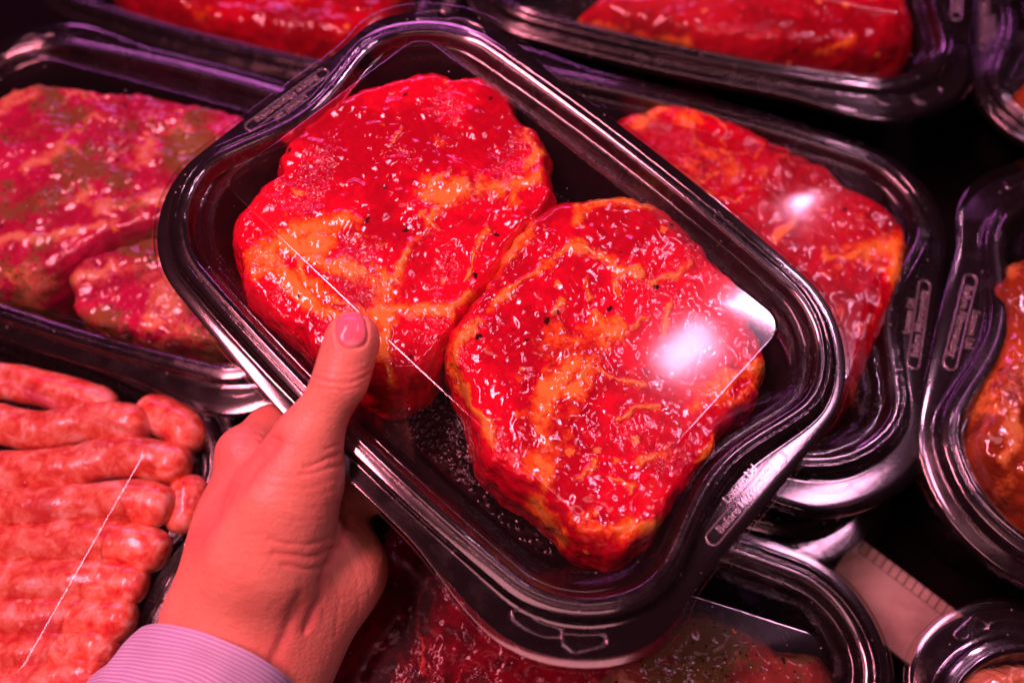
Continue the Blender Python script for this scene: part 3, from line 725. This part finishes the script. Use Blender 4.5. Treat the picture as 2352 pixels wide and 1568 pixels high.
    me.vertices.foreach_set('co', Vw.ravel()); me.polygons.foreach_set('use_smooth', [True]*len(me.polygons)); me.update()
    attr(o, 'nail', nail); attr(o, 'flush', np.clip(flush, 0, 1)); attr(o, 'lunula', np.clip(lun, 0, 1))
    tag(o, 'left hand gripping the tray edge, thumb on the lid, striped shirt cuff', 'person')
    # sleeve
    c1 = np.array([505., 1524.]); dirx = np.array([.914, .406]); axd = np.array([-.55, .83])
    NR, NA = 46, 96; SV = []; AL = []
    def ring(t, grow):
        cen = c1+axd*t; hw = 196+.20*t+grow; z = .3035
        out = []
        for k in range(NA):
            th = 2*math.pi*k/NA; q = cen+dirx*hw*math.cos(th)-axd*(52*math.sin(th))
            out.append(pxz(q[0], q[1], z-math.sin(th)*(.029+.000012*t+grow*.00016)))
        return out
    prof = [(26, -9), (10, -8), (2, -6), (-3, -2), (-3, 2), (1, 5), (8, 6)]+[(8+9*i, 6+1.5*math.sin(i*.5)) for i in range(1, 75)]
    for t, g in prof: SV += ring(t, g); AL += [t*.00016]*NA
    SV = cam2w(np.array(SV)); SV += .0016*np.stack([fbm(SV, 42, 2, 101), fbm(SV, 42, 2, 102), fbm(SV, 42, 2, 103)], 1)*np.clip((np.array(AL)-.002)/.01, .15, 1)[:, None]
    s = mesh_obj('sleeve', SV, ringfaces(len(prof), NA), M_CLOTH, o); attr(s, 'along', AL)
    s['label'] = 'pale lilac cuff with thin blue stripes'
hand()

# ------------------------------------------------------------------ condensation under two of the lids
def droplets(pose, parent, poly, n, seed):
    rnd = random.Random(seed); V = []; Fc = []
    P = np.array([pose.loc(x, y, .0222)[:2] for x, y in poly])
    def inside(q):
        c = False
        for i in range(len(P)):
            a, b = P[i], P[i-1]
            if (a[1] > q[1]) != (b[1] > q[1]) and q[0] < (b[0]-a[0])*(q[1]-a[1])/(b[1]-a[1])+a[0]: c = not c
        return c
    lo, hi = P.min(0), P.max(0); k = 0
    while k < n:
        q = (rnd.uniform(lo[0], hi[0]), rnd.uniform(lo[1], hi[1]))
        if not inside(q): continue
        k += 1; r = .00016+.00042*rnd.random()**2.2; o = len(V)
        for lat, zz in ((1.0, 0), (.75, .62), (.3, .95)):
            for j in range(7): t = 2*math.pi*j/7; V.append((q[0]+r*lat*math.cos(t), q[1]+r*lat*math.sin(t)*.9, .0219-r*.55*zz))
        V.append((q[0], q[1], .0219-r*.55))
        for a in range(2):
            for j in range(7): Fc.append((o+a*7+j, o+a*7+(j+1) % 7, o+(a+1)*7+(j+1) % 7, o+(a+1)*7+j))
        Fc += [(o+14+j, o+14+(j+1) % 7, o+21) for j in range(7)]
    d = mesh_obj('condensation', V, Fc, M_DROP, parent); d['kind'] = 'stuff'
droplets(HELD, T_H, [(1560, 760), (1690, 640), (1790, 740), (1690, 840), (1560, 930)], 420, 5)
droplets(PC, T_C, [(1560, 290), (1700, 300), (2010, 390), (1990, 470), (1930, 600), (1800, 560), (1780, 420), (1640, 360)], 800, 6)
